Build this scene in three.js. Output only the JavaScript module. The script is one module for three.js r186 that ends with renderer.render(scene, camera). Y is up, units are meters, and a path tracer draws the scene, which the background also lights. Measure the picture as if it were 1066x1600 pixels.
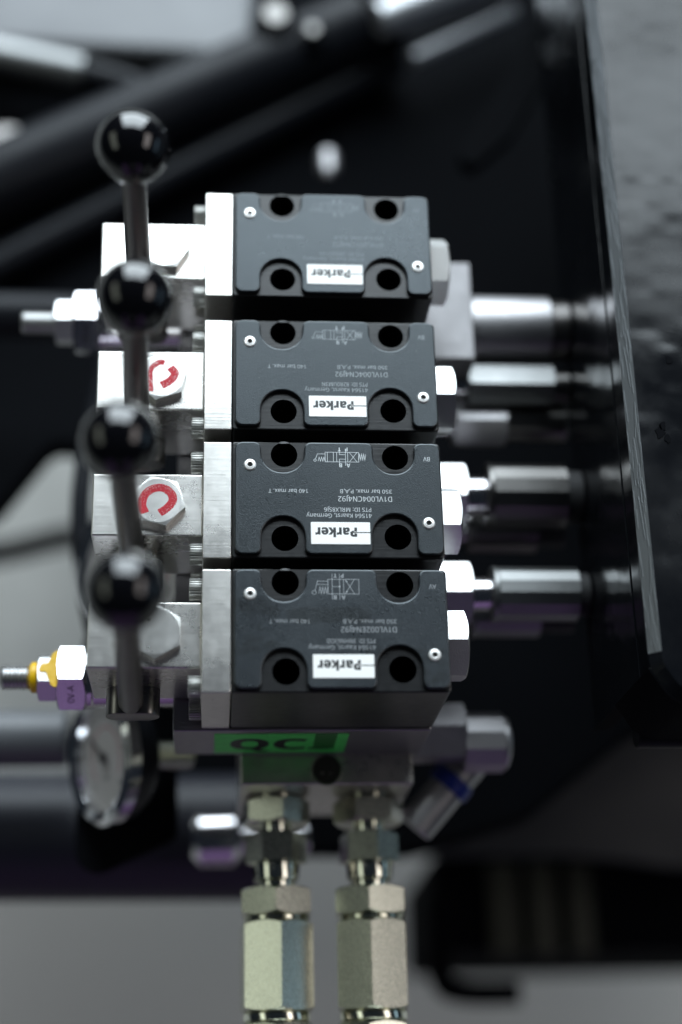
import * as THREE from 'three';
import { RoundedBoxGeometry } from 'three/addons/geometries/RoundedBoxGeometry.js';
import { mergeGeometries, toCreasedNormals } from 'three/addons/utils/BufferGeometryUtils.js';
import { RectAreaLightUniformsLib } from 'three/addons/lights/RectAreaLightUniformsLib.js';
import { Brush, Evaluator, INTERSECTION, SUBTRACTION } from 'three-bvh-csg';

// ------------------------------------------------------------------ camera, light, exposure
const scene = new THREE.Scene();
const MM = 0.001;
const camera = new THREE.PerspectiveCamera(35.49, 1066 / 1600, 0.02, 30);
camera.position.set(-0.02443, 0.53199, 0.33831);
camera.up.set(-0.007614, 0.369662, -0.929135);
camera.lookAt(-0.02443 + 0.077792, 0.53199 - 0.926127, 0.33831 - 0.369103);
camera.focus = 0.578;
camera.userData.fStop = 2.4;
scene.add(camera);

const renderer = new THREE.WebGLRenderer({ antialias: true });
renderer.setSize(682, 1024);
renderer.toneMapping = THREE.LinearToneMapping;
renderer.toneMappingExposure = 1.0;
renderer.shadowMap.enabled = true;
RectAreaLightUniformsLib.init();
scene.background = new THREE.Color(0.012, 0.016, 0.022);

// a big window that stands ahead of the machine, and two small ones to the sides: frame, pane, and the light that comes in
const WINDOWS = [
  ['large_window', 'large bright window ahead of and above the machine', [0.1, 1.09, -1.72], [0, 0.0, 0.1], 1.9, 2.14, 9.4, [0.82, 0.93, 1.0]],
  ['green_skylight', 'greenish skylight over the lever side', [-1.3, 0.95, 0.15], [0, 0, 0.15], 1.3, 0.42, 1.0, [0.92, 1.0, 0.86]],
  ['pale_skylight', 'pale warm skylight over the plate side', [1.1, 1.1, 0.12], [0, 0, 0.12], 1.1, 0.42, 2.6, [1.0, 0.93, 0.91]],
  ['blue_window', 'bluish window low on the plate side', [2.0, 0.35, 0.0], [0, 0, 0.05], 1.2, 0.22, 0.9, [0.5, 0.76, 1.0]],
];

// ------------------------------------------------------------------ random, noise and textures
let seed = 12345;
const rnd = () => { seed = (seed * 1664525 + 1013904223) >>> 0; return seed / 4294967296; };
function lattice(n) { const a = new Float32Array(n * n); for (let i = 0; i < n * n; i++) a[i] = rnd(); return a; }
function valueNoise(nx, ny) {                       // periodic value noise, nx by ny cells a tile
  const a = new Float32Array(nx * ny); for (let i = 0; i < a.length; i++) a[i] = rnd();
  const s = (t) => t * t * (3 - 2 * t);
  return (u, v) => {
    const x = u * nx, y = v * ny, x0 = Math.floor(x), y0 = Math.floor(y), fx = s(x - x0), fy = s(y - y0);
    const at = (i, j) => a[((j % ny + ny) % ny) * nx + ((i % nx + nx) % nx)];
    return (at(x0, y0) * (1 - fx) + at(x0 + 1, y0) * fx) * (1 - fy) + (at(x0, y0 + 1) * (1 - fx) + at(x0 + 1, y0 + 1) * fx) * fy;
  };
}
function fbm(nx, ny, octaves) {
  const layers = []; for (let o = 0; o < octaves; o++) layers.push(valueNoise(nx << o, ny << o));
  return (u, v) => { let s = 0, w = 0.5, t = 0; for (const l of layers) { s += w * l(u, v); t += w; w *= 0.55; } return s / t; };
}
function tile(size, metres, f, srgb = false) {      // f(u, v) -> grey or [r, g, b]
  const d = new Uint8Array(size * size * 4);
  for (let j = 0; j < size; j++) for (let i = 0; i < size; i++) {
    const c = f((i + 0.5) / size, (j + 0.5) / size), k = (j * size + i) * 4;
    for (let n = 0; n < 3; n++) d[k + n] = Math.max(0, Math.min(255, 255 * (c.length ? c[n] : c)));
    d[k + 3] = 255;
  }
  const t = new THREE.DataTexture(d, size, size, THREE.RGBAFormat);
  t.wrapS = t.wrapT = THREE.RepeatWrapping; t.magFilter = THREE.LinearFilter; t.minFilter = THREE.LinearFilter;
  t.repeat.set(1 / metres, 1 / metres);
  if (srgb) t.colorSpace = THREE.SRGBColorSpace;
  t.needsUpdate = true; return t;
}
const nWave = fbm(3, 4, 3), nBig2 = fbm(3, 3, 5), nFine = fbm(64, 64, 2), nMid = fbm(10, 10, 4), nBig = fbm(4, 4, 5), nStreak = fbm(3, 90, 2), nStreak2 = fbm(7, 40, 2);
const T = {
  grain: tile(256, 0.014, (u, v) => nFine(u, v)),
  brush: tile(512, 0.05, (u, v) => 0.35 + 0.45 * nStreak(u, v) + 0.2 * nStreak2(u, v)),
  peel: tile(256, 0.03, (u, v) => nMid(u, v)),
  smudge: tile(512, 0.16, (u, v) => { const s = nBig(u, v); return 0.55 + 0.55 * s + 0.15 * nFine(u, v); }),
  wave: tile(256, 0.09, (u, v) => 0.2 + 0.7 * nWave(u, v)),
  blotch: tile(512, 0.11, (u, v) => { const s = nBig2(u, v); return 0.42 + 1.5 * Math.max(0, s - 0.34) + 0.1 * nFine(u, v); }),
  speckle: tile(256, 0.012, (u, v) => 0.6 + 0.4 * nFine(u, v)),
};
const nTone = fbm(5, 5, 4), nToneF = fbm(40, 40, 2);
const specks = []; for (let i = 0; i < 26; i++) specks.push([rnd(), rnd(), 0.0008 + 0.0022 * rnd() ** 2, rnd()]);
T.aluTone = tile(1024, 0.11, (u, v) => {
  const g = 0.9 + 0.1 * nTone(u, v) + 0.04 * (nToneF(u, v) - 0.5);
  for (const [x, y, r, k] of specks) if ((u - x) ** 2 + (v - y) ** 2 < r * r) return k < 0.6 ? [0.25, 0.24, 0.22] : [0.62, 0.3, 0.24];
  return [g, g * 0.995, g * 0.985];
}, true);
const sc = []; for (let i = 0; i < 420; i++) sc.push([rnd(), rnd(), 0.05 + 0.25 * rnd(), 0.0012 + 0.003 * rnd(), rnd() - 0.5]);
T.scratch = tile(512, 0.06, (u, v) => 0.55 + 0.35 * nToneF(u, v) * nTone(u, v), true);
{ const d = T.scratch.image.data, n = 512; for (const [x, y, l, w, a] of sc) for (let t = 0; t < 120; t++) { const i = Math.floor((x + l * t / 120) * n) % n, j = ((Math.floor((y + a * 0.12 * l * t / 120) * n) % n) + n) % n; for (let q = 0; q < 1 + w * 700; q++) { const k = (((j + q) % n) * n + i) * 4; d[k] = d[k + 1] = d[k + 2] = 245; } } }
T.concrete = tile(512, 0.6, (u, v) => { const g = 0.68 + 0.14 * nTone(u, v) + 0.06 * nToneF(u, v); return [g, g * 0.995, g * 0.975]; }, true);

// ------------------------------------------------------------------ materials
const std = (o) => new THREE.MeshStandardMaterial(o), phy = (o) => new THREE.MeshPhysicalMaterial(o);
const rgb = (r, g, b) => new THREE.Color().setRGB(r, g, b);
const A = {
  alu: std({ color: rgb(0.9, 0.89, 0.87), metalness: 1, roughness: 0.33, roughnessMap: T.smudge, map: T.aluTone, bumpMap: T.brush, bumpScale: 0.00002 }),
  aluHex: std({ color: rgb(0.86, 0.85, 0.82), metalness: 1, roughness: 0.34, roughnessMap: T.smudge, bumpMap: T.grain, bumpScale: 0.00002 }),
  subplate: std({ color: rgb(0.3, 0.29, 0.31), metalness: 1, roughness: 0.42, roughnessMap: T.smudge, bumpMap: T.brush, bumpScale: 0.00002 }),
  manifold: std({ color: rgb(0.62, 0.6, 0.56), metalness: 1, roughness: 0.34, roughnessMap: T.smudge, bumpMap: T.brush, bumpScale: 0.000025 }),
  zinc: std({ color: rgb(0.6, 0.6, 0.6), metalness: 1, roughness: 0.42, roughnessMap: T.speckle, bumpMap: T.grain, bumpScale: 0.000035 }),
  zincShiny: std({ color: rgb(0.66, 0.64, 0.66), metalness: 1, roughness: 0.2, roughnessMap: T.speckle }),
  zincOlive: std({ color: rgb(0.58, 0.59, 0.5), metalness: 1, roughness: 0.32, roughnessMap: T.speckle, bumpMap: T.grain, bumpScale: 0.00003 }),
  zincOliveShiny: std({ color: rgb(0.68, 0.68, 0.58), metalness: 1, roughness: 0.13 }),
  screw: std({ color: rgb(0.5, 0.5, 0.48), metalness: 1, roughness: 0.58, roughnessMap: T.speckle }),
  darkSteel: std({ color: rgb(0.2, 0.19, 0.185), metalness: 1, roughness: 0.36, roughnessMap: T.smudge, bumpMap: T.brush, bumpScale: 0.00002 }),
  rod: std({ color: rgb(0.13, 0.122, 0.122), metalness: 1, roughness: 0.42, roughnessMap: T.smudge }),
  body: std({ color: rgb(0.008, 0.0085, 0.0095), metalness: 0.1, roughness: 0.36, roughnessMap: T.smudge, bumpMap: T.brush, bumpScale: 0.00004 }),
  ball: phy({ color: rgb(0.003, 0.003, 0.004), roughness: 0.09, clearcoat: 0.3, clearcoatRoughness: 0.04 }),
  gloss: phy({ color: rgb(0.004, 0.0046, 0.006), roughness: 0.28, roughnessMap: T.blotch, bumpMap: T.wave, bumpScale: 0.0014, specularIntensity: 0.5 }),
  black: phy({ color: rgb(0.003, 0.0034, 0.0045), roughness: 0.85, specularIntensity: 0.08 }),
  blackTube: phy({ color: rgb(0.01, 0.011, 0.014), roughness: 0.42, roughnessMap: T.smudge, specularIntensity: 0.25 }),
  navy: std({ color: rgb(0.008, 0.009, 0.018), roughness: 0.5 }),
  rubber: std({ color: rgb(0.012, 0.012, 0.013), roughness: 0.7, bumpMap: T.grain, bumpScale: 0.00005 }),
  yellow: std({ color: rgb(0.9, 0.54, 0.004), roughness: 0.42, bumpMap: T.peel, bumpScale: 0.0002 }),
  blue: std({ color: rgb(0.004, 0.02, 0.22), roughness: 0.4 }),
  rivet: std({ color: rgb(0.88, 0.87, 0.85), metalness: 0.7, roughness: 0.35 }),
  hole: std({ color: rgb(0.003, 0.003, 0.003), roughness: 0.9 }),
  chrome: std({ color: rgb(0.7, 0.7, 0.72), metalness: 1, roughness: 0.14 }),
  graySheet: std({ color: rgb(0.022, 0.026, 0.031), roughness: 0.6, roughnessMap: T.smudge }),
  olive: std({ color: rgb(0.022, 0.025, 0.013), roughness: 0.6 }),
  concrete: std({ color: rgb(0.85, 0.85, 0.84), roughness: 0.85, map: T.concrete, bumpMap: T.peel, bumpScale: 0.0004 }),
  purple: std({ color: rgb(0.17, 0.09, 0.21), roughness: 0.8, bumpMap: T.grain, bumpScale: 0.0004 }),
  whiteBar: std({ color: rgb(0.5, 0.51, 0.53), metalness: 0.6, roughness: 0.4 }),
  greyBar: std({ color: rgb(0.11, 0.115, 0.125), roughness: 0.5, roughnessMap: T.smudge }),
  mat: std({ color: rgb(0.5, 0.485, 0.455), roughness: 0.8, bumpMap: T.peel, bumpScale: 0.0004 }),  // tone of the near floor in shade, put into the colour; no real mat
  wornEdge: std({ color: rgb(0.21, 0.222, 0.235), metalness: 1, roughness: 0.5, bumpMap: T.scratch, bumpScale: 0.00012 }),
  blockGrey: std({ color: rgb(0.22, 0.215, 0.22), metalness: 1, roughness: 0.6, roughnessMap: T.smudge, bumpMap: T.grain, bumpScale: 0.00004 }),
  fitGrey: std({ color: rgb(0.22, 0.225, 0.225), metalness: 1, roughness: 0.46, roughnessMap: T.smudge, bumpMap: T.brush, bumpScale: 0.00006 }),
  castGrey: std({ color: rgb(0.42, 0.41, 0.42), metalness: 1, roughness: 0.5, roughnessMap: T.smudge }),
  dullSteel: std({ color: rgb(0.15, 0.145, 0.14), metalness: 1, roughness: 0.34, roughnessMap: T.smudge }),
  zincRough: std({ color: rgb(0.62, 0.62, 0.61), metalness: 1, roughness: 0.55, roughnessMap: T.speckle, bumpMap: T.grain, bumpScale: 0.00008 }),
};

// ------------------------------------------------------------------ geometry helpers (millimetres)
const used = {};
function numbered(n) { const k = used[n] = (used[n] ?? -1) + 1; return k ? `${n}_${String(k).padStart(3, '0')}` : n; }
function boxUV(g) {                                   // uv in metres, by the axis each face looks along
  g = g.index ? g.toNonIndexed() : g;
  const p = g.attributes.position, n = p.count, uv = new Float32Array(n * 2), a = new THREE.Vector3(), b = new THREE.Vector3(), c = new THREE.Vector3();
  for (let i = 0; i < n; i += 3) {
    a.fromBufferAttribute(p, i); b.fromBufferAttribute(p, i + 1).sub(a); c.fromBufferAttribute(p, i + 2).sub(a); b.cross(c);
    const ax = Math.abs(b.x), ay = Math.abs(b.y), az = Math.abs(b.z);
    for (let k = i; k < i + 3; k++) {
      const x = p.getX(k) * MM, y = p.getY(k) * MM, z = p.getZ(k) * MM;
      const [u, v] = ay >= ax && ay >= az ? [x, z] : ax >= az ? [z, y] : [x, y];
      uv[2 * k] = u; uv[2 * k + 1] = v;
    }
  }
  g.setAttribute('uv', new THREE.BufferAttribute(uv, 2));
  return g;
}
function clean(g) {
  g = g.index ? g.toNonIndexed() : g.clone();
  for (const k of Object.keys(g.attributes)) if (!['position', 'normal', 'uv'].includes(k)) g.deleteAttribute(k);
  if (!g.attributes.normal) g.computeVertexNormals();
  g.clearGroups(); return g;
}
function mesh(name, geos, material, parent, keepUV = false) {
  geos = Array.isArray(geos) ? geos : [geos];
  let list = geos.map(clean);
  if (!keepUV) list = list.map(boxUV);
  const g = list.length > 1 ? mergeGeometries(list) : list[0];
  g.scale(MM, MM, MM);
  const m = new THREE.Mesh(g, material); m.name = parent ? name : numbered(name);
  m.castShadow = m.receiveShadow = true;
  (parent ?? scene).add(m); return m;
}
function thing(name, label, category, pos = [0, 0, 0], group) {
  const o = new THREE.Group(); o.name = numbered(name); o.position.set(pos[0] * MM, pos[1] * MM, pos[2] * MM);
  o.userData = { label, category }; if (group) o.userData.group = group;
  scene.add(o); return o;
}
const tag = (o, label, category, group) => { o.userData = { label, category, ...(group ? { group } : {}) }; return o; };
function outline(points) {                            // [x, z, r]: a closed outline with rounded corners
  const n = points.length, out = [];
  for (let i = 0; i < n; i++) {
    const [x, y, r = 0] = points[i], [px, py] = points[(i + n - 1) % n], [nx, ny] = points[(i + 1) % n];
    if (!r) { out.push(new THREE.Vector2(x, y)); continue; }
    const a = new THREE.Vector2(px - x, py - y).normalize(), b = new THREE.Vector2(nx - x, ny - y).normalize();
    const half = Math.acos(Math.max(-1, Math.min(1, a.dot(b)))) / 2, d = r / Math.tan(half);
    const mid = a.clone().add(b).normalize().multiplyScalar(r / Math.sin(half)), cx = x + mid.x, cy = y + mid.y;
    const s = new THREE.Vector2(x + a.x * d - cx, y + a.y * d - cy), e = new THREE.Vector2(x + b.x * d - cx, y + b.y * d - cy);
    const a0 = Math.atan2(s.y, s.x); let da = Math.atan2(e.y, e.x) - a0; while (da > Math.PI) da -= 2 * Math.PI; while (da < -Math.PI) da += 2 * Math.PI;
    const k = Math.max(3, Math.ceil(Math.abs(da) / 0.2));
    for (let j = 0; j <= k; j++) out.push(new THREE.Vector2(cx + r * Math.cos(a0 + da * j / k), cy + r * Math.sin(a0 + da * j / k)));
  }
  return out;
}
function slab(points, y0, y1, bevel = 0.4, holes = [], steps = 2) {   // an outline in x, z raised from y0 to y1
  const sh = new THREE.Shape(outline(points).map((p) => new THREE.Vector2(p.x, -p.y)));
  for (const [x, z, r] of holes) { const h = new THREE.Path(); h.absarc(x, -z, r, 0, Math.PI * 2, true); sh.holes.push(h); }
  const g = new THREE.ExtrudeGeometry(sh, { depth: y1 - y0 - 2 * bevel, bevelEnabled: bevel > 0, bevelThickness: bevel, bevelSize: bevel, bevelOffset: -bevel, bevelSegments: steps, curveSegments: 28 });
  g.rotateX(-Math.PI / 2); g.translate(0, y0 + bevel, 0);
  return toCreasedNormals(g, 0.35);
}
const rbox = (x0, x1, y0, y1, z0, z1, r = 0.5) => new RoundedBoxGeometry(x1 - x0, y1 - y0, z1 - z0, 2, r).translate((x0 + x1) / 2, (y0 + y1) / 2, (z0 + z1) / 2);
function aim(g, axis) { if (axis === 'x') g.rotateZ(-Math.PI / 2); if (axis === 'z') g.rotateX(Math.PI / 2); return g; }
function lathe(profile, axis = 'y', seg = 48) {       // [r, t] pairs along the axis
  const g = new THREE.LatheGeometry(profile.map(([r, t]) => new THREE.Vector2(Math.max(r, 1e-4), t)), seg);
  return aim(toCreasedNormals(g, 0.6), axis);
}
function drum(r, t0, t1, axis = 'y', ch = 0.5, seg = 48) { return lathe([[0, t0], [r - ch, t0], [r, t0 + ch], [r, t1 - ch], [r - ch, t1], [0, t1]], axis, seg); }
const csg = new Evaluator(); csg.attributes = ['position', 'normal', 'uv'];
function hexNut(af, t0, t1, axis = 'x', turn = 0, ends = 3, taper = 0.55) {   // a hexagon whose corners are chamfered at the ends (1: t0, 2: t1, 3: both)
  const R = af / Math.sqrt(3), h = t1 - t0, d = (R - af / 2 * 0.97) * taper, r1 = af / 2 * 0.97;
  const prism = new THREE.CylinderGeometry(R, R, h, 6).toNonIndexed(); prism.computeVertexNormals(); prism.rotateY(turn);
  const big = R + 0.5, prof = [[0, -h / 2]];
  if (ends & 1) prof.push([r1, -h / 2], [R + 0.02, -h / 2 + d], [big, -h / 2 + d]); else prof.push([big, -h / 2]);
  if (ends & 2) prof.push([big, h / 2 - d], [R + 0.02, h / 2 - d], [r1, h / 2]); else prof.push([big, h / 2]);
  prof.push([0, h / 2]);
  const turned = toCreasedNormals(new THREE.LatheGeometry(prof.map(([r, t]) => new THREE.Vector2(r, t)), 60), 0.3);
  const res = csg.evaluate(new Brush(prism), new Brush(turned), INTERSECTION);
  return aim(clean(res.geometry).translate(0, (t0 + t1) / 2, 0), axis);
}
function thread(r, t0, t1, pitch, axis) {
  const p = [[0, t0], [r - 0.8, t0]]; let t = t0 + 0.4;
  while (t + pitch < t1) { p.push([r - 0.9, t], [r, t + pitch * 0.4], [r, t + pitch * 0.55], [r - 0.9, t + pitch * 0.95]); t += pitch; }
  p.push([r - 0.45, t1], [0, t1]);
  return aim(new THREE.LatheGeometry(p.map(([a, b]) => new THREE.Vector2(Math.max(a, 1e-4), b)), 32).toNonIndexed(), axis);
}
function capScrew(axis = 'x') {                       // knurled head, its hexagon socket open at the far end
  const N = 24, pts = [];
  for (let i = 0; i < N * 4; i++) { const a = i / (N * 4) * Math.PI * 2, r = i % 4 < 2 ? 3.95 : 3.5; pts.push(new THREE.Vector2(r * Math.cos(a), r * Math.sin(a))); }
  const sh = new THREE.Shape(pts), hx = new THREE.Path();
  for (let i = 0; i < 6; i++) { const a = -i * Math.PI / 3; hx[i ? 'lineTo' : 'moveTo'](2.3 * Math.cos(a), 2.3 * Math.sin(a)); } hx.closePath(); sh.holes.push(hx);
  const g = new THREE.ExtrudeGeometry(sh, { depth: 4.4, bevelEnabled: true, bevelThickness: 0.3, bevelSize: 0.3, bevelOffset: -0.3, bevelSegments: 2 });
  const back = new THREE.CircleGeometry(2.5, 18).translate(0, 0, 2);
  return [toCreasedNormals(g, 0.5).rotateY(-Math.PI / 2), back.rotateY(-Math.PI / 2)];   // the head reaches to -x
}
function tube(points, r, seg = 60, radial = 16) { return new THREE.TubeGeometry(new THREE.CatmullRomCurve3(points.map((p) => new THREE.Vector3(...p))), seg, r, radial); }
function rodBetween(a, b, r, r2 = r, seg = 32) {
  const va = new THREE.Vector3(...a), vb = new THREE.Vector3(...b), d = vb.clone().sub(va), L = d.length();
  const c = Math.min(r, r2) * 0.08;
  const g = toCreasedNormals(new THREE.LatheGeometry([[0, 0], [r - c, 0], [r, c], [r2, L - c], [r2 - c, L], [0, L]].map(([x, y]) => new THREE.Vector2(Math.max(x, 1e-4), y)), seg), 0.6);
  g.applyQuaternion(new THREE.Quaternion().setFromUnitVectors(new THREE.Vector3(0, 1, 0), d.normalize()));
  return g.translate(...a);
}
function canvas(w, h, draw, alpha) {
  const c = document.createElement('canvas'); c.width = w; c.height = h; const x = c.getContext('2d'); draw(x, w, h);
  const t = new THREE.CanvasTexture(c); t.colorSpace = THREE.SRGBColorSpace; t.anisotropy = 8; return t;
}

// ------------------------------------------------------------------ windows outside the frame
for (const [name, label, at, to, w, h, L, col] of WINDOWS) {
  const o = new THREE.Group(); o.name = name; o.position.set(...at); o.lookAt(...to); o.userData = { label, category: 'window' }; scene.add(o);
  const W = w * 1000, H = h * 1000, f = 40;
  mesh('window_frame', [rbox(-W / 2 - f, W / 2 + f, H / 2, H / 2 + f, -30, 20, 3), rbox(-W / 2 - f, W / 2 + f, -H / 2 - f, -H / 2, -30, 20, 3), rbox(-W / 2 - f, -W / 2, -H / 2, H / 2, -30, 20, 3), rbox(W / 2, W / 2 + f, -H / 2, H / 2, -30, 20, 3)], A.blackTube, o);
  mesh('window_pane', new THREE.PlaneGeometry(W, H).translate(0, 0, -6), std({ color: rgb(0.02, 0.02, 0.02), emissive: rgb(...col), emissiveIntensity: 0.4, roughness: 0.4 }), o);
  const light = new THREE.RectAreaLight(rgb(...col), L, w, h); light.name = name + '_daylight';
  light.position.set(...at); scene.add(light); light.lookAt(at[0] + (at[0] - to[0]), at[1] + (at[1] - to[1]), at[2] + (at[2] - to[2]));
  light.lookAt(...to);
}

// ------------------------------------------------------------------ the setting: floor
const floor = mesh('floor', new THREE.BoxGeometry(6000, 40, 6000).translate(0, -820, 0), A.concrete); floor.userData = { kind: 'structure' };
tag(mesh('shaded_floor_sheet', rbox(-700, 900, -799, -794, 70, 900, 3), A.mat), 'dull grey sheet added for the shaded floor at the near side', 'mat');  // added sheet: its colour stands for the near floor lying in shade
tag(mesh('lilac_reflector', rbox(-420, 300, -793, 110, 820, 850, 6), A.purple), 'lilac board added out of view as stand-in for a viewer in purple clothes', 'reflector');  // made up and unseen: gives the metal its purple reflections

// ------------------------------------------------------------------ directional valves
const STATION = [0, 54.94, 104.77, 153.85], LIFT = [0.8, 0, -0.1, 0];
const HOLES = [[0, -0.75, 5.35], [40.5, 0, 5.35], [0, 31.75, 5.35], [40.5, 31, 5.35]];
const CX0 = -18, CX1 = 56.9, CZ0 = -5, CZ1 = 38.3;
const coverPts = [
  [CX0, CZ0, 3], [-8.4, CZ0, 2.6], [-8.4, 6.9, 7.6], [7.2, 6.9, 7.6], [7.2, CZ0, 2.6], [32.3, CZ0, 2.6], [32.3, 7.2, 7.3], [47.2, 7.2, 7.3], [47.2, CZ0, 2.6], [CX1, CZ0, 3],
  [CX1, CZ1, 3], [47.3, CZ1, 2.6], [47.3, 22.9, 7.9], [31.3, 22.9, 7.9], [31.3, CZ1, 2.6], [7.1, CZ1, 2.6], [7.1, 24, 7.6], [-8.4, 24, 7.6], [-8.4, CZ1, 2.6], [CX0, CZ1, 3]];
// the print on each cover: white on black, read from the far side
function coverPrint(k, { type, id, end, symbol, ink, seedAt }) {
  const W = 1536, H = 896, sx = W / (CX1 - CX0), sz = H / (CZ1 - CZ0);
  return canvas(W, H, (c) => {
    c.fillStyle = ['#14171b', '#0f1215', '#0b0d10', '#1b1e22'][k]; c.fillRect(0, 0, W, H);
    seed = seedAt;
    for (let i = 0; i < 2600; i++) { const g = 8 + rnd() * 15; c.fillStyle = `rgba(${g},${g},${g + 2},0.35)`; c.beginPath(); c.ellipse(rnd() * W, rnd() * H, 1 + rnd() * 9, 0.6 + rnd() * 2.4, rnd() * 3, 0, 7); c.fill(); }
    for (let i = 0; i < 60 + 40 * (k === 1); i++) { const d = rnd() < 0.6; c.fillStyle = d ? 'rgba(5,5,6,0.9)' : 'rgba(120,118,112,0.55)'; c.beginPath(); c.arc(rnd() * W, rnd() * H, 0.8 + rnd() ** 3 * 4, 0, 7); c.fill(); }
    for (let i = 0; i < 26; i++) { c.strokeStyle = `rgba(110,110,110,${0.05 + 0.12 * rnd()})`; c.lineWidth = 0.8 + rnd(); const x = rnd() * W, y = rnd() * H, a = rnd() * 6.3, l = 20 + rnd() * 120; c.beginPath(); c.moveTo(x, y); c.lineTo(x + l * Math.cos(a), y + l * Math.sin(a) * 0.4); c.stroke(); }
    const X = (x) => (x - CX0) * sx, Z = (z) => (z - CZ0) * sz;
    if (k === 3) {                                     // oily smears on the lowest valve
      for (let i = 0; i < 240; i++) {
        const q = rnd(), x = q < 0.45 ? 2 + 26 * rnd() : q < 0.75 ? -17 + 14 * rnd() : 28 + 27 * rnd(), z = q < 0.45 ? 10 + 4 * rnd() : q < 0.75 ? 6 + 6 * rnd() + 14 * (rnd() < 0.4) : 24 + 12 * rnd();
        c.fillStyle = 'rgba(3,4,5,0.3)'; c.beginPath(); c.ellipse(X(x), Z(z), (1 + 2.2 * rnd()) * sx, (0.5 + 1.2 * rnd()) * sz, rnd() - 0.5, 0, 7); c.fill();
      }
    }
    const white = `rgba(226,230,232,${ink})`; c.fillStyle = c.strokeStyle = white;
    const text = (s, xRight, zMid, capMM, widthMM) => {   // turned half round: it starts at the far end
      c.save(); c.translate(X(xRight), Z(zMid)); c.rotate(Math.PI); const px = capMM * sz / 0.72; c.font = `${px}px sans-serif`; c.textBaseline = 'middle'; c.textAlign = 'left';
      const w = c.measureText(s).width; c.scale(widthMM * sx / w, 1); c.fillText(s, 0, 0); c.restore();
    };
    text('350 bar max. P,A,B', 38.8, 14.2, 1.55, 19);
    text('140 bar max. T', 8.6, 14.2, 1.55, 14.4);
    text(type, 38.9, 17.1, 1.95, 19.9);
    text('PTS ID: ' + id, 31.2, 21.3, 1.6, 17.2);
    text('41564 Kaarst, Germany', 31.2, 23.6, 1.6, 23.5);
    text(end, 53.2, 1.2, 1.7, 2.6);
    c.lineWidth = 0.2 * sx; const line = (...p) => { c.beginPath(); p.forEach(([x, z], i) => c[i ? 'lineTo' : 'moveTo'](X(x), Z(z))); c.stroke(); };
    const bold = (s, x, z) => { c.save(); c.translate(X(x), Z(z)); c.rotate(Math.PI); c.font = `bold ${2.1 * sz}px sans-serif`; c.textAlign = 'center'; c.textBaseline = 'middle'; c.fillText(s, 0, 0); c.restore(); };
    const zig = (x0, x1, z0, z1, n) => { const p = []; for (let i = 0; i <= n; i++) p.push([x0 + (x1 - x0) * i / n, i % 2 ? z0 : z1]); line(...p); };
    const box = (x0, z0, x1, z1) => c.strokeRect(X(x0), Z(z0), (x1 - x0) * sx, (z1 - z0) * sz);
    const head = (x, z, a) => { c.save(); c.translate(X(x), Z(z)); c.rotate(a); c.beginPath(); c.moveTo(0, 0); c.lineTo(-14, -6); c.lineTo(-14, 6); c.fill(); c.restore(); };
    if (symbol === 3) {
      box(14.8, -1.1, 27, 2.7); line([19, -1.1], [19, 2.7]); line([23, -1.1], [23, 2.7]);
      line([23.6, -1.1], [26.4, 2.7]); line([26.4, -1.1], [23.6, 2.7]); line([15.6, -1.1], [15.6, 2.7]); line([17.8, -1.1], [17.8, 2.7]);
      line([20, -2.6], [20, -0.2], [22, -0.2]); line([20, 4.2], [20, 1.6], [22.2, 1.6]); line([22.2, -2.6], [22.2, 4.2]);
      zig(27, 29.6, -0.4, 1.8, 7); zig(12.2, 14.8, 0.9, 2.5, 6); line([14.8, -0.4], [12, -0.4], [11.3, 1.6]);
      c.beginPath(); c.arc(X(11.1), Z(2.1), 0.45 * sx, 0, 7); c.stroke();
      bold('T', 19.6 + 0.4, -2.3); bold('P', 22.3 + 0.3, -2.3); bold('B', 20.4, 4.0); bold('A', 23.2, 4.0);
    } else {
      box(14.9, -1.3, 25.8, 4.1); line([20.4, -1.3], [20.4, 4.1]); line([21, -1.3], [24.2, 4.1]); line([24.2, -1.3], [21, 4.1]);
      head(21.2, -0.9, -2.1); head(21.2, 3.7, 2.1);
      line([16.4, -3.4], [16.4, 6.2]); line([19, -3.4], [19, 6.2]); line([16.4, 1.4], [19, 1.4]); c.beginPath(); c.arc(X(19), Z(1.4), 0.3 * sx, 0, 7); c.fill();
      zig(11.6, 14.9, 1.6, 4, 7); line([14.9, -0.6], [11.2, -0.6]); line([14.9, 0.6], [11, 0.6]); line([11.3, -0.9], [10.3, 3]);
      c.beginPath(); c.arc(X(10), Z(3.6), 0.7 * sx, 0, 7); c.stroke();
      bold('T', 17.5, -2.7); bold('P', 20, -2.7); bold('B', 17.4, 5.3); bold('A', 20.3, 5.3);
    }
    c.strokeStyle = k === 0 ? 'rgba(6,6,7,0.9)' : 'rgba(3,3,4,0.85)'; c.lineWidth = 0.45 * sx;    // the stamped mark, and scratches at the edges
    c.beginPath(); c.arc(X(-8.6), Z(k === 0 ? 16.6 : 16.2), 1.1 * sx, 0.4, k === 0 ? 3.4 : 5); c.stroke();
    if (k) { c.beginPath(); c.moveTo(X(-9.6), Z(17.4)); c.lineTo(X(-8.2), Z(15.6)); c.stroke(); }
    c.lineWidth = 0.25 * sx; if (k === 2) { line([56.9, 6.6], [54.2, 6.8], [52, 6.2]); line([-18, 14.8], [-16, 15.1]); }
    if (k === 3) { line([56.9, 11.5], [54, 11.9]); line([-18, 9], [-14, 8.6]); }
  });
}
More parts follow.
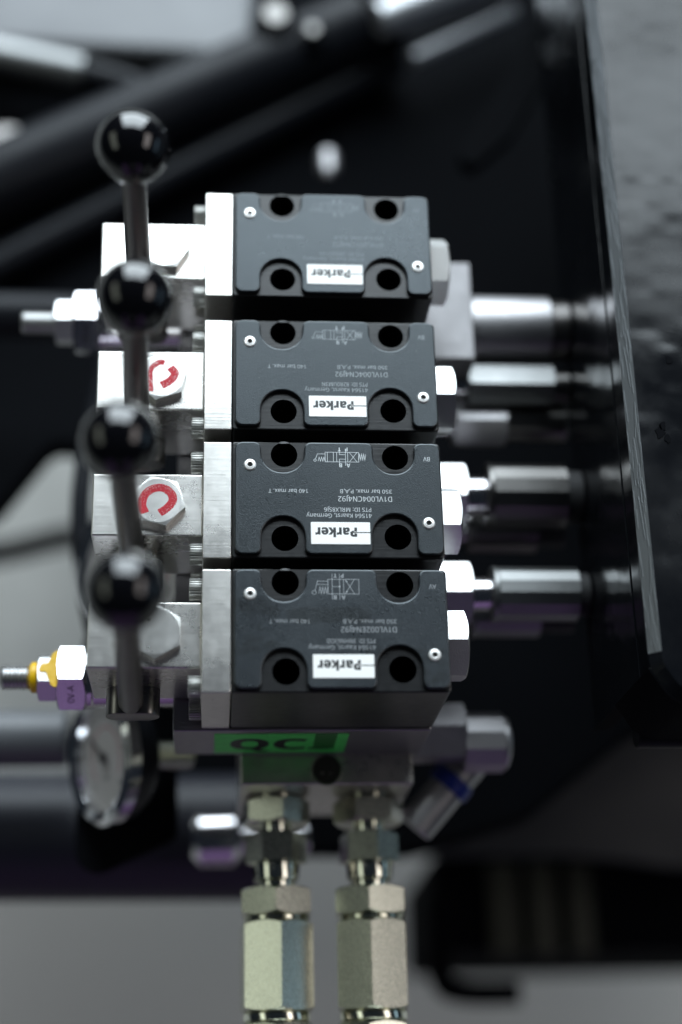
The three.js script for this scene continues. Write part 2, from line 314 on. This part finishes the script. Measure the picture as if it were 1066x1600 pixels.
const brand = canvas(768, 312, (c, w, h) => {
  c.fillStyle = '#f4f4f2'; c.fillRect(0, 0, w, h); c.fillStyle = '#232628';
  c.translate(w, h); c.rotate(Math.PI);
  c.font = 'bold 172px sans-serif'; c.textBaseline = 'alphabetic'; const tw = c.measureText('Parker').width; c.save(); c.translate(160, 232); c.scale(550 / tw, 1); c.strokeStyle = '#232628'; c.lineWidth = 9; c.strokeText('Parker', 0, 0); c.fillText('Parker', 0, 0); c.restore();
  c.fillRect(0, 158, 262, 15); c.fillStyle = '#f4f4f2'; c.fillRect(0, 173, 215, 7); c.fillRect(0, 151, 196, 7);
});
const mark = (kind) => canvas(512, 512, (c, w) => {   // red crayon strokes, worn through in places
  c.clearRect(0, 0, w, w); seed = 77 + kind; const k = w / 16.4;
  const strokes = kind ? [[2.9, 0.97, [[-4.6, 4.9], [-5.7, 2.1], [-4.8, -2.1], [-1.4, -4.7], [2, -4.7], [4.9, -2.1], [5, 0.6], [3.2, 3], [0.6, 4.9]]]]
    : [[1.9, 0.5, [[-3.6, 6.5], [-4, 1.3], [-3.6, -3], [-0.2, -5.6], [1.1, -5.2]]], [2.9, 0.9, [[3.4, -3.4], [5.2, -0.9], [3.3, 2.2], [0.3, 4]]]];
  for (const [wide, full, p] of strokes) {
    const curve = new THREE.CatmullRomCurve3(p.map(([x, y]) => new THREE.Vector3(x, y, 0))), n = 6000 * p.length / 5;
    for (let i = 0; i < n; i++) {
      const t = rnd(), q = curve.getPoint(t), d = curve.getTangent(t), o = (rnd() - 0.5) * wide, side = o > 0 ? 1 : 0.75;
      if (rnd() > full * side * (0.55 + 0.45 * Math.abs(Math.sin(9 * t + 3 * o)))) continue;
      c.fillStyle = `rgb(${176 + rnd() * 34},${14 + rnd() * 30},${34 + rnd() * 26})`; c.beginPath(); c.ellipse(w / 2 + (q.x - d.y * o) * k, w / 2 + (q.y + d.x * o) * k, 1.5 + rnd() * 4, 1.2 + rnd() * 2.4, rnd() * 3, 0, 7); c.fill();
    }
  }
});
const G = {                                            // shapes shared by the four valves
  body: slab([[-18.9, -5.7, 1.2], [57.2, -5.7, 1.6], [57.2, 39.2, 1.6], [-18.9, 39.2, 1.2]], -49.9, 0, 0.5, HOLES),
  plate: rbox(-29.2, -19, -49.9, 0.2, -5.4, 39.3, 0.35),
  housing: rbox(-69, -29.3, -48, -7, 4.4, 28.4, 0.6),
};
function makeValve(k, label, hexTurn, plugTurn, lean, print) {
  const v = thing('directional_valve', label, 'hydraulic valve', [0, LIFT[k], STATION[k]], 'lever valves stacked in a row on the manifold');
  mesh('valve_body', G.body, A.body, v);
  for (const [x, z, r] of HOLES) mesh('bore_floor', new THREE.CylinderGeometry(r + 0.6, r + 0.6, 1, 24).translate(x, -46, z), A.hole, v);
  // cover with its print
  const cg = clean(slab(coverPts, 0.02, 1.9, 0.55)), cp = cg.attributes.position, uv = new Float32Array(cp.count * 2);
  for (let i = 0; i < cp.count; i++) { uv[2 * i] = (cp.getX(i) - CX0) / (CX1 - CX0); uv[2 * i + 1] = 1 - (cp.getZ(i) - CZ0) / (CZ1 - CZ0); }
  cg.setAttribute('uv', new THREE.BufferAttribute(uv, 2));
  const bump = T.grain.clone(); bump.repeat.set(6, 3.5); const rough = T.smudge.clone(); rough.repeat.set(0.9, 0.5); rough.offset.set(0.23 * k, 0.31 * k);
  const cover = mesh('cover', cg, phy({ map: coverPrint(k, print), specularColor: rgb(0.84, 0.94, 1), ior: 1.56, roughness: 0.35, roughnessMap: rough, bumpMap: bump, bumpScale: 0.00005 }), v, true);
  const label0 = clean(slab([[9.2, 26.2, 0.3], [30.4, 26.2, 0.3], [30.4, 34.6, 0.3], [9.2, 34.6, 0.3]], 1.88, 2.1, 0.06)), lp = label0.attributes.position, luv = new Float32Array(lp.count * 2);
  for (let i = 0; i < lp.count; i++) { luv[2 * i] = (lp.getX(i) - 9.2) / 21.2; luv[2 * i + 1] = 1 - (lp.getZ(i) - 26.2) / 8.4; }
  label0.setAttribute('uv', new THREE.BufferAttribute(luv, 2));
  mesh('name_plate', label0, std({ map: brand, roughness: 0.38 }), cover, true);
  for (const [x, z] of [[-12.4, 4.2], [51.6, 26.4]]) {
    const rv = mesh('eyelet', lathe([[0.85, 1.2], [0.85, 2.35], [1.1, 2.55], [1.9, 2.45], [2.25, 2.1], [2.3, 1.8]], 'y', 36).translate(x, 0, z), A.rivet, cover);
    mesh('eyelet_hole', new THREE.CylinderGeometry(0.9, 0.9, 0.3, 20).translate(x, 1.95, z), A.hole, rv);
  }
  mesh('end_plate', G.plate, A.alu, v);
  for (const [y, z] of [[-9.5, -1.2], [-9.5, 34.6], [-40, -1.2], [-40, 34.6]]) {
    const s = mesh('cap_screw', capScrew().map((g) => g.rotateX(rnd()).translate(-29.1, y, z)), A.screw, v);
  }
  const hs = mesh('lever_housing', G.housing, A.alu, v);
  const hb = mesh('hex_plug', [hexNut(17.3, -7.1, -3.2, 'y', Math.PI / 6 - hexTurn, 2, 0.2), drum(6, -9, -7, 'y')].map((g) => g.translate(-45.2, 0, 16.2)), A.aluHex, v);
  if (k === 1 || k === 2) {
    const m = mesh('paint_mark', new THREE.CircleGeometry(8.2, 40).rotateX(-Math.PI / 2).translate(-45.2, -3.14, 16.2), std({ map: mark(k - 1), alphaTest: 0.5, roughness: 0.6 }), hb, true);
    m.userData.label = 'red crayon ring marked on the hexagon plug';
  }
  // the shaft that carries the lever: two rounded sides, flat above and below
  const sh = new THREE.Shape(outline([[-63.6, -41, 5.4], [-63.6, -30, 5.4], [-44.2, -30, 5.4], [-44.2, -41, 5.4]]));
  const sg = new THREE.ExtrudeGeometry(sh, { depth: 11.2, bevelEnabled: true, bevelThickness: 0.4, bevelSize: 0.4, bevelOffset: -0.4, bevelSegments: 2, curveSegments: 20 }).translate(0, 0, 27);
  mesh('lever_shaft', toCreasedNormals(sg, 0.5), A.darkSteel, v);
  const base = [-54.4, -30, 34.4], top = lean;
  const lever = mesh('lever', rodBetween(base, [top[0] + (base[0] - top[0]) * 0.06, top[1] - 7, top[2]], 4.5, 4.2), A.rod, v);
  const dir = new THREE.Vector3(top[0] - base[0], top[1] - base[1], top[2] - base[2]).normalize();
  const ballG = lathe([[0, -11.2], [4.6, -11.2], [5, -10.9], ...Array.from({ length: 33 }, (_, i) => { const a = -1.13 + i / 32 * (Math.PI / 2 + 1.13); return [12 * Math.cos(a), 12 * Math.sin(a)]; })], 'y', 64);
  ballG.applyQuaternion(new THREE.Quaternion().setFromUnitVectors(new THREE.Vector3(0, 1, 0), dir)).translate(...top);
  mesh('ball_knob', ballG, A.ball, lever);
  const plug = mesh('end_plug', [hexNut(23.6, 57.3, 66.4, 'x', plugTurn, 2, 0.5), drum(9.5, 57, 58, 'x')].map((g) => g.translate(0, -23, 15.6 - (k === 0 ? 1.5 : 0))), k % 3 ? A.zinc : A.zincRough, v);
  return v;
}
const CN = 'D1VL004CN4J92';
makeValve(0, 'lever valve with faded cover print, topmost of the row, farthest from the green sticker', 0, 0.23, [-52.4, 90.2, 36], { type: 'D1VL001CN4J92', id: '2R0QO1VH', end: 'AV', symbol: 3, ink: 0.32, seedAt: 11 });
makeValve(1, 'lever valve with a faint broken red mark on its hexagon plug, second from the top', -0.35, -0.28, [-50.3, 91, 36.4], { type: CN, id: '82R0UM3N', end: 'BV', symbol: 3, ink: 0.62, seedAt: 22 });
makeValve(2, 'lever valve with a bold red horseshoe mark on its hexagon plug, third from the top', 0.23, -0.05, [-53.6, 91.1, 35.3], { type: CN, id: 'MRLX8SJ6', end: 'BV', symbol: 3, ink: 0.85, seedAt: 33 });
makeValve(3, 'lever valve with oily smears on its cover, lowest of the row, beside the green sticker', Math.PI / 6, 0.63, [-50.6, 91, 34.1], { type: 'D1VL002EN4J92', id: '3NHN63OD', end: 'AV', symbol: 2, ink: 0.6, seedAt: 44 });

// ------------------------------------------------------------------ manifold below the valves
const man = thing('manifold_block', 'grey steel manifold carrying the four lever valves, green sticker on its front', 'hydraulic manifold', [0, 0, 0]);
mesh('subplate', rbox(-39.8, 56.6, -88, -50.1, -14, 194, 0.7), A.subplate, man);
const qc = canvas(512, 320, (c, w, h) => {
  c.fillStyle = '#50e664'; c.fillRect(0, 0, w, h); seed = 5;
  for (let i = 0; i < 400; i++) { c.fillStyle = `rgba(${20 + rnd() * 40},${140 + rnd() * 40},40,0.15)`; c.beginPath(); c.ellipse(rnd() * w, rnd() * h, 20 * rnd(), 6 * rnd(), 0, 0, 7); c.fill(); }
  c.fillStyle = '#0e1410'; c.font = 'bold 238px sans-serif'; c.textBaseline = 'alphabetic'; const tw = c.measureText('QC').width; c.save(); c.translate(52, 254); c.scale(310 / tw, 1); c.strokeStyle = '#0e1410'; c.lineWidth = 8; c.strokeText('QC', 0, 0); c.fillText('QC', 0, 0); c.restore();
  c.fillRect(366, 232, 84, 24); c.fillStyle = 'rgba(6,84,22,0.75)'; c.fillRect(384, 0, 84, 250);
});
const sticker = mesh('sticker', new THREE.BoxGeometry(50.5, 30, 0.15).translate(0.8, -69.5, 194.1), std({ map: qc, roughness: 0.5 }), man, true);
sticker.userData.label = 'green sticker with black letters';
mesh('port_block', rbox(-14.2, 53.8, -152, -88.1, -14, 206, 0.7), A.manifold, man);
mesh('plug_ring', lathe([[5.3, -0.4], [5.5, 0.15], [6.1, 0.25], [6.3, -0.4]], 'y', 40).translate(19.5, -88, 200.2), A.darkSteel, man);
mesh('plug', drum(5.4, -2, 0.12, 'y', 0.2).translate(19.5, -88, 200.2), A.hole, man);
for (const x of [-1.6, 1.7]) mesh('plug_pin', new THREE.SphereGeometry(0.5, 14, 10).translate(19.5 + x, -87.9, 201.6), A.darkSteel, man);

// ------------------------------------------------------------------ relief cartridges on the lever side

function cartridge(label, y, z, sealed, turn, nutTurn) {
  const c = thing('relief_cartridge', label, 'relief valve', [0, y, z], 'relief cartridges screwed into the manifold');
  mesh('cartridge_body', [drum(11.6, -73, -39.9, 'x', 0.3), drum(12.2, -73.4, -70.5, 'x', 0.6)], A.zincShiny, c);
  const hx = mesh('hex_body', hexNut(24, -84.2, -73.2, 'x', turn, 3, 0.5), A.zincShiny, c);
  // characters struck into two of its flats
  for (const [word, ang] of [['10-10', turn], ['0V-A', turn + Math.PI / 3]]) {
    const st = canvas(256, 128, (x, w, h) => { x.clearRect(0, 0, w, h); x.fillStyle = '#3c3638'; x.font = '92px sans-serif'; x.textAlign = 'center'; x.textBaseline = 'middle'; x.fillText(word, w / 2, h / 2); });
    const g = new THREE.PlaneGeometry(10.5, 5.2).rotateZ(Math.PI / 2).translate(0, 0, 12.05).rotateX(-Math.PI / 2 + ang).translate(-78.6, 0, 0);
    mesh('stamp', g, std({ map: st, alphaTest: 0.5, metalness: 0.8, roughness: 0.5 }), hx, true);
  }
  const nut = mesh('lock_nut', hexNut(16.8, -91.8, -84.3, 'x', nutTurn, 3, 0.5), A.zinc, c);
  mesh('stud', thread(4.9, -106, -91.8, 1.5, 'x'), A.zinc, c);
  if (sealed) {
    mesh('seal_paint', [drum(5.9, -95, -91.7, 'x', 0.8)], A.yellow, c);
    const splash = new THREE.Shape(outline([[-91.7, -2.5, 1], [-88.5, -0.5, 1], [-86, -6.5, 1], [-84.4, -7.5, 0.2], [-84.4, 7.5, 0.2], [-86, 6.4, 1], [-87.4, 2.3, 1], [-90, 2, 1]]));
    const sg = new THREE.ExtrudeGeometry(splash, { depth: 0.3, bevelEnabled: true, bevelThickness: 0.15, bevelSize: 0.2, bevelSegments: 2 });
    mesh('seal_splash', sg.rotateX(-Math.PI / 2 + nutTurn).translate(0, 8.3 * Math.cos(nutTurn), 8.3 * Math.sin(nutTurn)), A.yellow, c);
  }
  return c;
}

cartridge('silver relief cartridge with bare threaded stud, beside the second ball knob', -69, 14.5, false, -0.2, -0.24);
cartridge('silver relief cartridge sealed with yellow paint, beside the lowest ball knob', -69, 168.2, true, -0.22, -0.12);

// ------------------------------------------------------------------ hose couplings at the front
function coupling(label, x, turns) {
  const c = thing('hose_coupling', label, 'hose coupling', [x, -118, 0], 'hose couplings screwed into the manifold');
  mesh('stud_end', drum(9.5, 205.5, 207.5, 'z', 0.4), A.zincOliveShiny, c);
  mesh('adapter_nut', hexNut(25, 206.8, 216.6, 'z', turns[0], 3), A.zincOlive, c);
  mesh('neck', drum(6.6, 216.3, 220.4, 'z', 0.3), A.zincOliveShiny, c);
  mesh('swivel_nut', hexNut(21.2, 220, 231.8, 'z', turns[1], 1), A.zincOlive, c);
  mesh('taper_collar', lathe([[0, 231.4], [9.2, 231.4], [9.6, 232.6], [9, 238.6], [7.8, 239.4], [7.6, 242], [0, 242]], 'z'), A.zincOliveShiny, c);
  mesh('front_nut', hexNut(27.2, 242, 253, 'z', turns[2], 3), A.zincOlive, c);
  mesh('groove_ring', drum(13.2, 252.8, 255.2, 'z', 0.8), A.zincOliveShiny, c);
  mesh('long_sleeve', hexNut(27, 255, 289, 'z', turns[3], 3), A.zincOlive, c);
  mesh('end_ring', drum(13.4, 289, 293.2, 'z', 0.9), A.zincOliveShiny, c);
  mesh('rear_nut', hexNut(27, 293.2, 312, 'z', turns[3] + 0.1, 3), A.zincOlive, c);
  mesh('hose', drum(10, 311, 420, 'z', 0.5), A.rubber, c);
  return c;
}
coupling('olive zinc hose coupling under the start of the green sticker, with a darker swivel nut', 0.6, [-0.16, 0.5, 0.04, -0.09]);
coupling('olive zinc hose coupling under the black round plug, with a paler front nut', 38.3, [0.43, -0.2, 0.12, 0.1]);

// ------------------------------------------------------------------ fittings between the manifold and the black side plate
const pipe = thing('pipe_connector', 'silver square connector block with a thick round pipe running to the black plate', 'pipe connector', [0, -70, 14]);
mesh('flange_block', rbox(56.8, 81.5, -20, 19.5, -21.5, 24, 0.7), A.blockGrey, pipe);
mesh('pipe', drum(14.6, 81.4, 117, 'x', 0.8), A.castGrey, pipe);
mesh('pipe_end', drum(13, 117, 124.8, 'x', 0.5), A.darkSteel, pipe);
function sideHose(label, y, z, r, x0, x1, hexAF, hexTurn, mat = A.zinc, six = false) {
  const c = thing('side_hose', label, 'hose fitting', [0, y, z], 'hose fittings beside the black plate');
  mesh('adapter_hex', hexNut(hexAF, 57, x0 - 9, 'x', hexTurn, 2), A.zinc, c);
  mesh('neck', drum(r * 0.62, x0 - 9.5, x0 + 1, 'x', 0.4), A.zincShiny, c);
  const cr = new THREE.CylinderGeometry(r, r, x1 - x0, 14).toNonIndexed(); cr.computeVertexNormals();
  mesh('ferrule', six ? hexNut(r * 1.9, x0, x1, 'x', hexTurn, 3) : [aim(cr, 'x').translate((x0 + x1) / 2, 0, 0), drum(r * 1.02, x0 - 0.6, x0 + 2, 'x', 0.5)], mat, c);
  mesh('hose', drum(r * 0.8, x1 - 1, 124.8, 'x', 0.3), six ? A.dullSteel : A.rubber, c);
  return c;
}
sideHose('slim silver ferrule just below the thick round pipe', -74, 38.5, 8.6, 81, 118, 15, -0.2, A.fitGrey, true);
sideHose('silver hexagon fitting with a dark hose, below the slim ferrule', -86, 50, 10.5, 76, 99, 19, -0.2, A.castGrey, true);
sideHose('dull grey crimped ferrule behind the third valve, upper one of two', -70, 91, 13.4, 86, 118, 25, -0.2, A.dullSteel);
sideHose('dull grey crimped ferrule half hidden under another, behind the third valve', -102, 91.5, 12, 83, 112, 22, 0.2, A.dullSteel);
sideHose('bright silver crimped ferrule behind the lowest valve, upper one of two', -70, 133.5, 11, 86, 120, 24, -0.3, A.fitGrey);
sideHose('bright silver crimped ferrule half hidden under another, behind the lowest valve', -98, 132, 10.5, 82, 110, 22, 0.4, A.fitGrey);

// ------------------------------------------------------------------ black side plate
const sp = thing('side_plate', 'glossy black steel plate with a worn shiny edge, beside the fittings', 'machine panel', [0, 0, 0]);
mesh('top_face', slab([[125, -420, 0], [420, -420, 0], [420, 200, 4], [133, 200, 12], [125, 187, 10]], -6, 13, 3.6, [], 1), A.gloss, sp);
mesh('side_wall', slab([[125.3, -420, 0], [131, -420, 0], [131, 186.5, 0], [125.3, 186.5, 0]], -77, -5.9, 0.3), A.gloss, sp);
mesh('front_wall', slab([[124.5, 187.1, 0], [132.5, 200.5, 12], [420, 200.5, 0], [420, 193, 0], [136, 193, 10], [131, 187.1, 0]], -40, 9.2, 0.3), A.black, sp);
mesh('wall_end', slab([[125.1, 186.7, 0], [131.2, 186.7, 0], [131.2, 187.6, 0], [125.1, 187.6, 0]], -77.2, -40.2, 0.1), A.black, sp);
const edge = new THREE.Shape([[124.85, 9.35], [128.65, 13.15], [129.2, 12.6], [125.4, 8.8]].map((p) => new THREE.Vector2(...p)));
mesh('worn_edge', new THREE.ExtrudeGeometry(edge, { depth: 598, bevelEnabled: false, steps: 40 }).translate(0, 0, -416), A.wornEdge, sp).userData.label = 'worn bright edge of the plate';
const chips = []; seed = 909;
for (const [x, z, r] of [[137, 97, 1.6], [136, 99.5, 2.2], [138.5, 102, 1.3], [142, 70, 1.5], [144, 134, 1.2], [146, 168, 2.6], [148, 171, 1.6], [144.5, 178, 1.1]]) chips.push(slab(Array.from({ length: 9 }, (_, i) => { const a = i / 9 * 6.283, q = r * (0.5 + 0.7 * rnd()); return [x + q * Math.cos(a), z + 1.5 * q * Math.sin(a), 0]; }), 12.95, 13.25, 0.1));
mesh('paint_blister', chips, A.black, sp);

// ------------------------------------------------------------------ elbow with blue ring
const el = thing('elbow_fitting', 'grey elbow fitting with a blue ringed hose end, under the lowest valve', 'elbow fitting', [0, 0, 0]);
mesh('elbow_body', hexNut(22, 57, 79, 'x', 0.5, 2).translate(-1, -108, 181), A.castGrey, el);
{ const n = new THREE.CylinderGeometry(12.5, 12.5, 16, 11).toNonIndexed(); n.computeVertexNormals(); mesh('elbow_nut', [aim(n, 'x').translate(85.5, -110, 184.5), drum(11, 93, 96, 'x', 1).translate(0, -110, 184.5)], A.castGrey, el); }
mesh('nut_cap', drum(8, 97, 100, 'x', 1).translate(-3, -110, 184.5), A.castGrey, el);
mesh('hose_end', rodBetween([85, -124, 186], [58.5, -130, 215.5], 8), A.castGrey, el);
mesh('blue_ring', rodBetween([76.6, -125.9, 195.3], [72.2, -126.9, 200.2], 9.2), A.blue, el);

// ------------------------------------------------------------------ gauges on the lever side
const dial = canvas(512, 512, (c, w) => {
  c.fillStyle = '#b9b5b2'; c.fillRect(0, 0, w, w); c.translate(w / 2, w / 2); c.strokeStyle = '#a04050'; c.lineWidth = 8; c.beginPath(); c.arc(0, 0, 150, 2.4, 6.9); c.stroke(); c.strokeStyle = '#33363a';
  for (let i = 0; i <= 50; i++) { const a = 2.36 + i / 50 * 4.7; c.lineWidth = i % 10 ? 3 : 7; c.beginPath(); c.moveTo(210 * Math.cos(a), 210 * Math.sin(a)); c.lineTo((i % 10 ? 190 : 172) * Math.cos(a), (i % 10 ? 190 : 172) * Math.sin(a)); c.stroke(); }
  c.fillStyle = '#33363a'; c.font = '40px sans-serif'; c.textAlign = 'center'; c.fillText('bar', 0, 110);
});
function gauge(label, at, towards, R) {
  const g = thing('pressure_gauge', label, 'pressure gauge', at, 'pressure gauges beside the levers');
  g.quaternion.setFromUnitVectors(new THREE.Vector3(0, 1, 0), new THREE.Vector3(...towards).normalize());
  mesh('gauge_case', lathe([[0, -14], [R * 0.8, -14], [R * 0.96, -9], [R, 0], [R * 0.8, 0]], 'y', 64), A.blackTube, g);
  mesh('bezel', lathe([[R, -3], [R * 1.06, -2], [R * 1.06, 3], [R * 0.98, 5], [R * 0.84, 3.2], [R * 0.8, -1]], 'y', 64), A.chrome, g);
  mesh('dial', new THREE.CircleGeometry(R * 0.82, 48).rotateX(-Math.PI / 2).translate(0, 0.2, 0), std({ map: dial, roughness: 0.6 }), g, true);
  mesh('needle', rbox(-0.5, 0.5, 1, 1.6, -R * 0.6, R * 0.2, 0.2).rotateY(0.9), A.dullSteel, g);
  mesh('hub', drum(2.2, 0.5, 2.4, 'y', 0.3), A.dullSteel, g);
  mesh('gauge_glass', new THREE.CircleGeometry(R * 0.85, 48).rotateX(-Math.PI / 2).translate(0, 3, 0), phy({ color: rgb(1, 1, 1), transmission: 1, roughness: 0.02, thickness: 0 }), g);
  mesh('gauge_stem', drum(6, -40, -13, 'y', 0.5), A.zincOlive, g);
  return g;
}
gauge('round pressure gauge with chrome bezel and white dial, under the lowest lever', [-70, -140, 183], [-0.86, 0.48, 0.14], 27);
gauge('round pressure gauge mostly hidden behind the third lever, only its rim showing', [-58, -142, 96], [-0.5, 0.85, 0.15], 31);
tag(mesh('gauge_bracket', slab([[-84, 120, 4], [-42, 120, 4], [-40, 212, 6], [-84, 232, 10]], -174, -168, 0.8), A.black), 'dark sheet bracket carrying the white dial gauge', 'bracket');

// ------------------------------------------------------------------ machine below and behind
const ch = thing('machine_chassis', 'black painted machine chassis filling the background behind the valves', 'machine frame', [0, 0, 0]);
mesh('chassis_plate', slab([[-320, -560, 0], [460, -560, 0], [420, 40, 0], [188, 145, 30], [134, 186, 20], [98, 197, 20], [72, 203, 0], [3, 202, 0], [-82, 190, 4], [-88, -12, 8], [-112, -18, 10], [-140, 22, 10], [-320, 60, 0]], -284, -264, 3), A.black, ch);
tag(mesh('oil_tank_tube', rodBetween([-330, -262, 192], [4, -262, 195], 31), A.navy), 'thick dark navy tube lying across under the gauge', 'tube');
tag(mesh('steel_tube', rodBetween([-300, -200, 161], [-92, -200, 160], 13), A.greyBar), 'pale grey steel tube that ends beside the white dial gauge', 'tube');
tag(mesh('pin_end', [drum(12.5, -34, -12, 'x', 3).translate(0, -222, 203), drum(7, -12, 20, 'x', 1).translate(0, -222, 203)], A.zincShiny), 'short shiny pin end on the dark navy tube', 'pin');
tag(mesh('steel_tube', rodBetween([-330, -190, -56], [-60, -190, -54], 11.5), A.blackTube), 'dark tube behind the bare threaded cartridge stud', 'tube');
tag(mesh('cable', tube([[-330, -500, -20], [-213, -500, -36], [-170, -500, -41], [-124, -500, -53], [-60, -520, -70], [0, -560, -80]], 8), A.rubber), 'black cable crossing the pale floor beyond the levers', 'cable');
tag(mesh('curved_pipe', tube([[-70, -150, -40], [-84, -160, 25], [-87, -160, 60], [-84, -160, 95], [-74, -160, 140], [-70, -158, 170]], 4.5), A.blackTube), 'curved dark pipe between the levers and the pale floor', 'pipe');

// the top of the picture, far out of focus
tag(mesh('steel_bar', rbox(-260, -12, -262, -236, -330, -252, 6).rotateY(-0.03), A.greyBar), 'broad pale steel bar at the far end behind the top ball knob', 'bar');
const cp = thing('hose_end', 'bright hose end fitting with dark hose, behind the top ball knob', 'hose fitting', [0, 0, 0]);
mesh('ferrule', rodBetween([-156, -230, -245], [-101, -230, -233], 10), A.fitGrey, cp);
mesh('nut', hexNut(22, 0, 14, 'x', 0.3).rotateY(-0.2).translate(-170, -230, -247), A.zinc, cp);
mesh('hose', tube([[-102, -230, -233.5], [-75, -231, -226], [-40, -240, -214]], 8), A.blackTube, cp);
const cy = thing('hydraulic_cylinder', 'long dark hydraulic cylinder slanting across the far background', 'hydraulic cylinder', [0, 0, 0]);
mesh('barrel', rodBetween([-210, -236, -130], [60, -236, -278], 21), A.blackTube, cy);
mesh('guide_tube', rodBetween([-170, -250, -104], [82, -250, -264], 9), A.blackTube, cy);
mesh('end_cap', rodBetween([60, -236, -278], [74, -236, -286], 24), A.black, cy);
const rods = thing('piston_rod', 'pair of bright rods beyond the dark slanting cylinder', 'piston rod', [0, 0, 0]);
mesh('upper_rod', rodBetween([66, -214, -264], [170, -214, -316], 11), A.whiteBar, rods);
mesh('lower_rod', rodBetween([88, -230, -250], [150, -230, -286], 5), A.whiteBar, rods);
for (const [x, z, r, txt] of [[7, -262, 13, 'dark round boss with bright facets, above the slanting cylinder'], [28, -252, 7, 'small bright bolt head next to the dark round boss']]) {
  const b = thing('pivot_boss', txt, 'pivot', [x, -214, z]);
  mesh('boss', hexNut(r * 1.9, -14, 0, 'y', 0.3), A.black, b); mesh('boss_cap', drum(r * 0.55, 0, 6, 'y', 1), A.dullSteel, b);
}
tag(mesh('bolt_cap', drum(5.6, -9, 8, 'z', 3).translate(36, -220, -169), A.castGrey), 'small pale bolt cap just above the topmost valve', 'bolt');
for (const [x, z, r, txt] of [[-142, -184, 15, 'larger dim grey round fitting beyond the top ball knob'], [-124, -174, 8, 'smaller dim grey round fitting beyond the top ball knob']]) {
  const b = thing('round_fitting', txt, 'fitting', [x, -232, z]);
  mesh('fitting_body', drum(r, -20, 0, 'y', 2), A.darkSteel, b); mesh('fitting_cap', drum(r * 0.6, 0, 5, 'y', 1), A.darkSteel, b);
}
tag(mesh('curved_flange', slab([[150, -260, 10], [176, -260, 10], [170, -226, 8], [128, -150, 8], [106, -128, 6], [98, -136, 6], [136, -200, 8]], -170, -160, 1), A.black), 'dim black curved flange between the topmost valve and the black plate', 'flange');

// the bottom right corner
tag(mesh('edge_rail', rodBetween([133, -46, 197], [460, -46, 197.5], 5), A.blackTube), 'black round rail under the front edge of the black side plate', 'rail');
tag(mesh('deck_sheet', slab([[30, 130, 0], [520, 0, 0], [520, 186, 0], [250, 186, 20], [190, 178, 0], [60, 178, 0]], -426, -420, 1), A.graySheet), 'dark grey deck sheet below the black chassis corner', 'sheet');
const bx = thing('black_box', 'black box with dull olive upright stripes, beyond the deck sheet', 'box', [0, 0, 0]);
mesh('box_body', rbox(112, 420, -640, -482, 166, 228, 8), A.black, bx);
for (const [x, w] of [[157, 9], [182, 8], [206, 7]]) mesh('stripe', rbox(x - w, x + w, -482, -478, 174, 229, 1), A.olive, bx);
tag(mesh('hook_bar', tube([[112, -450, 200], [111, -450, 236], [113, -450, 250], [124, -450, 254], [158, -450, 255]], 7), A.black), 'black bent hook bar over the pale floor', 'hook');

renderer.render(scene, camera);
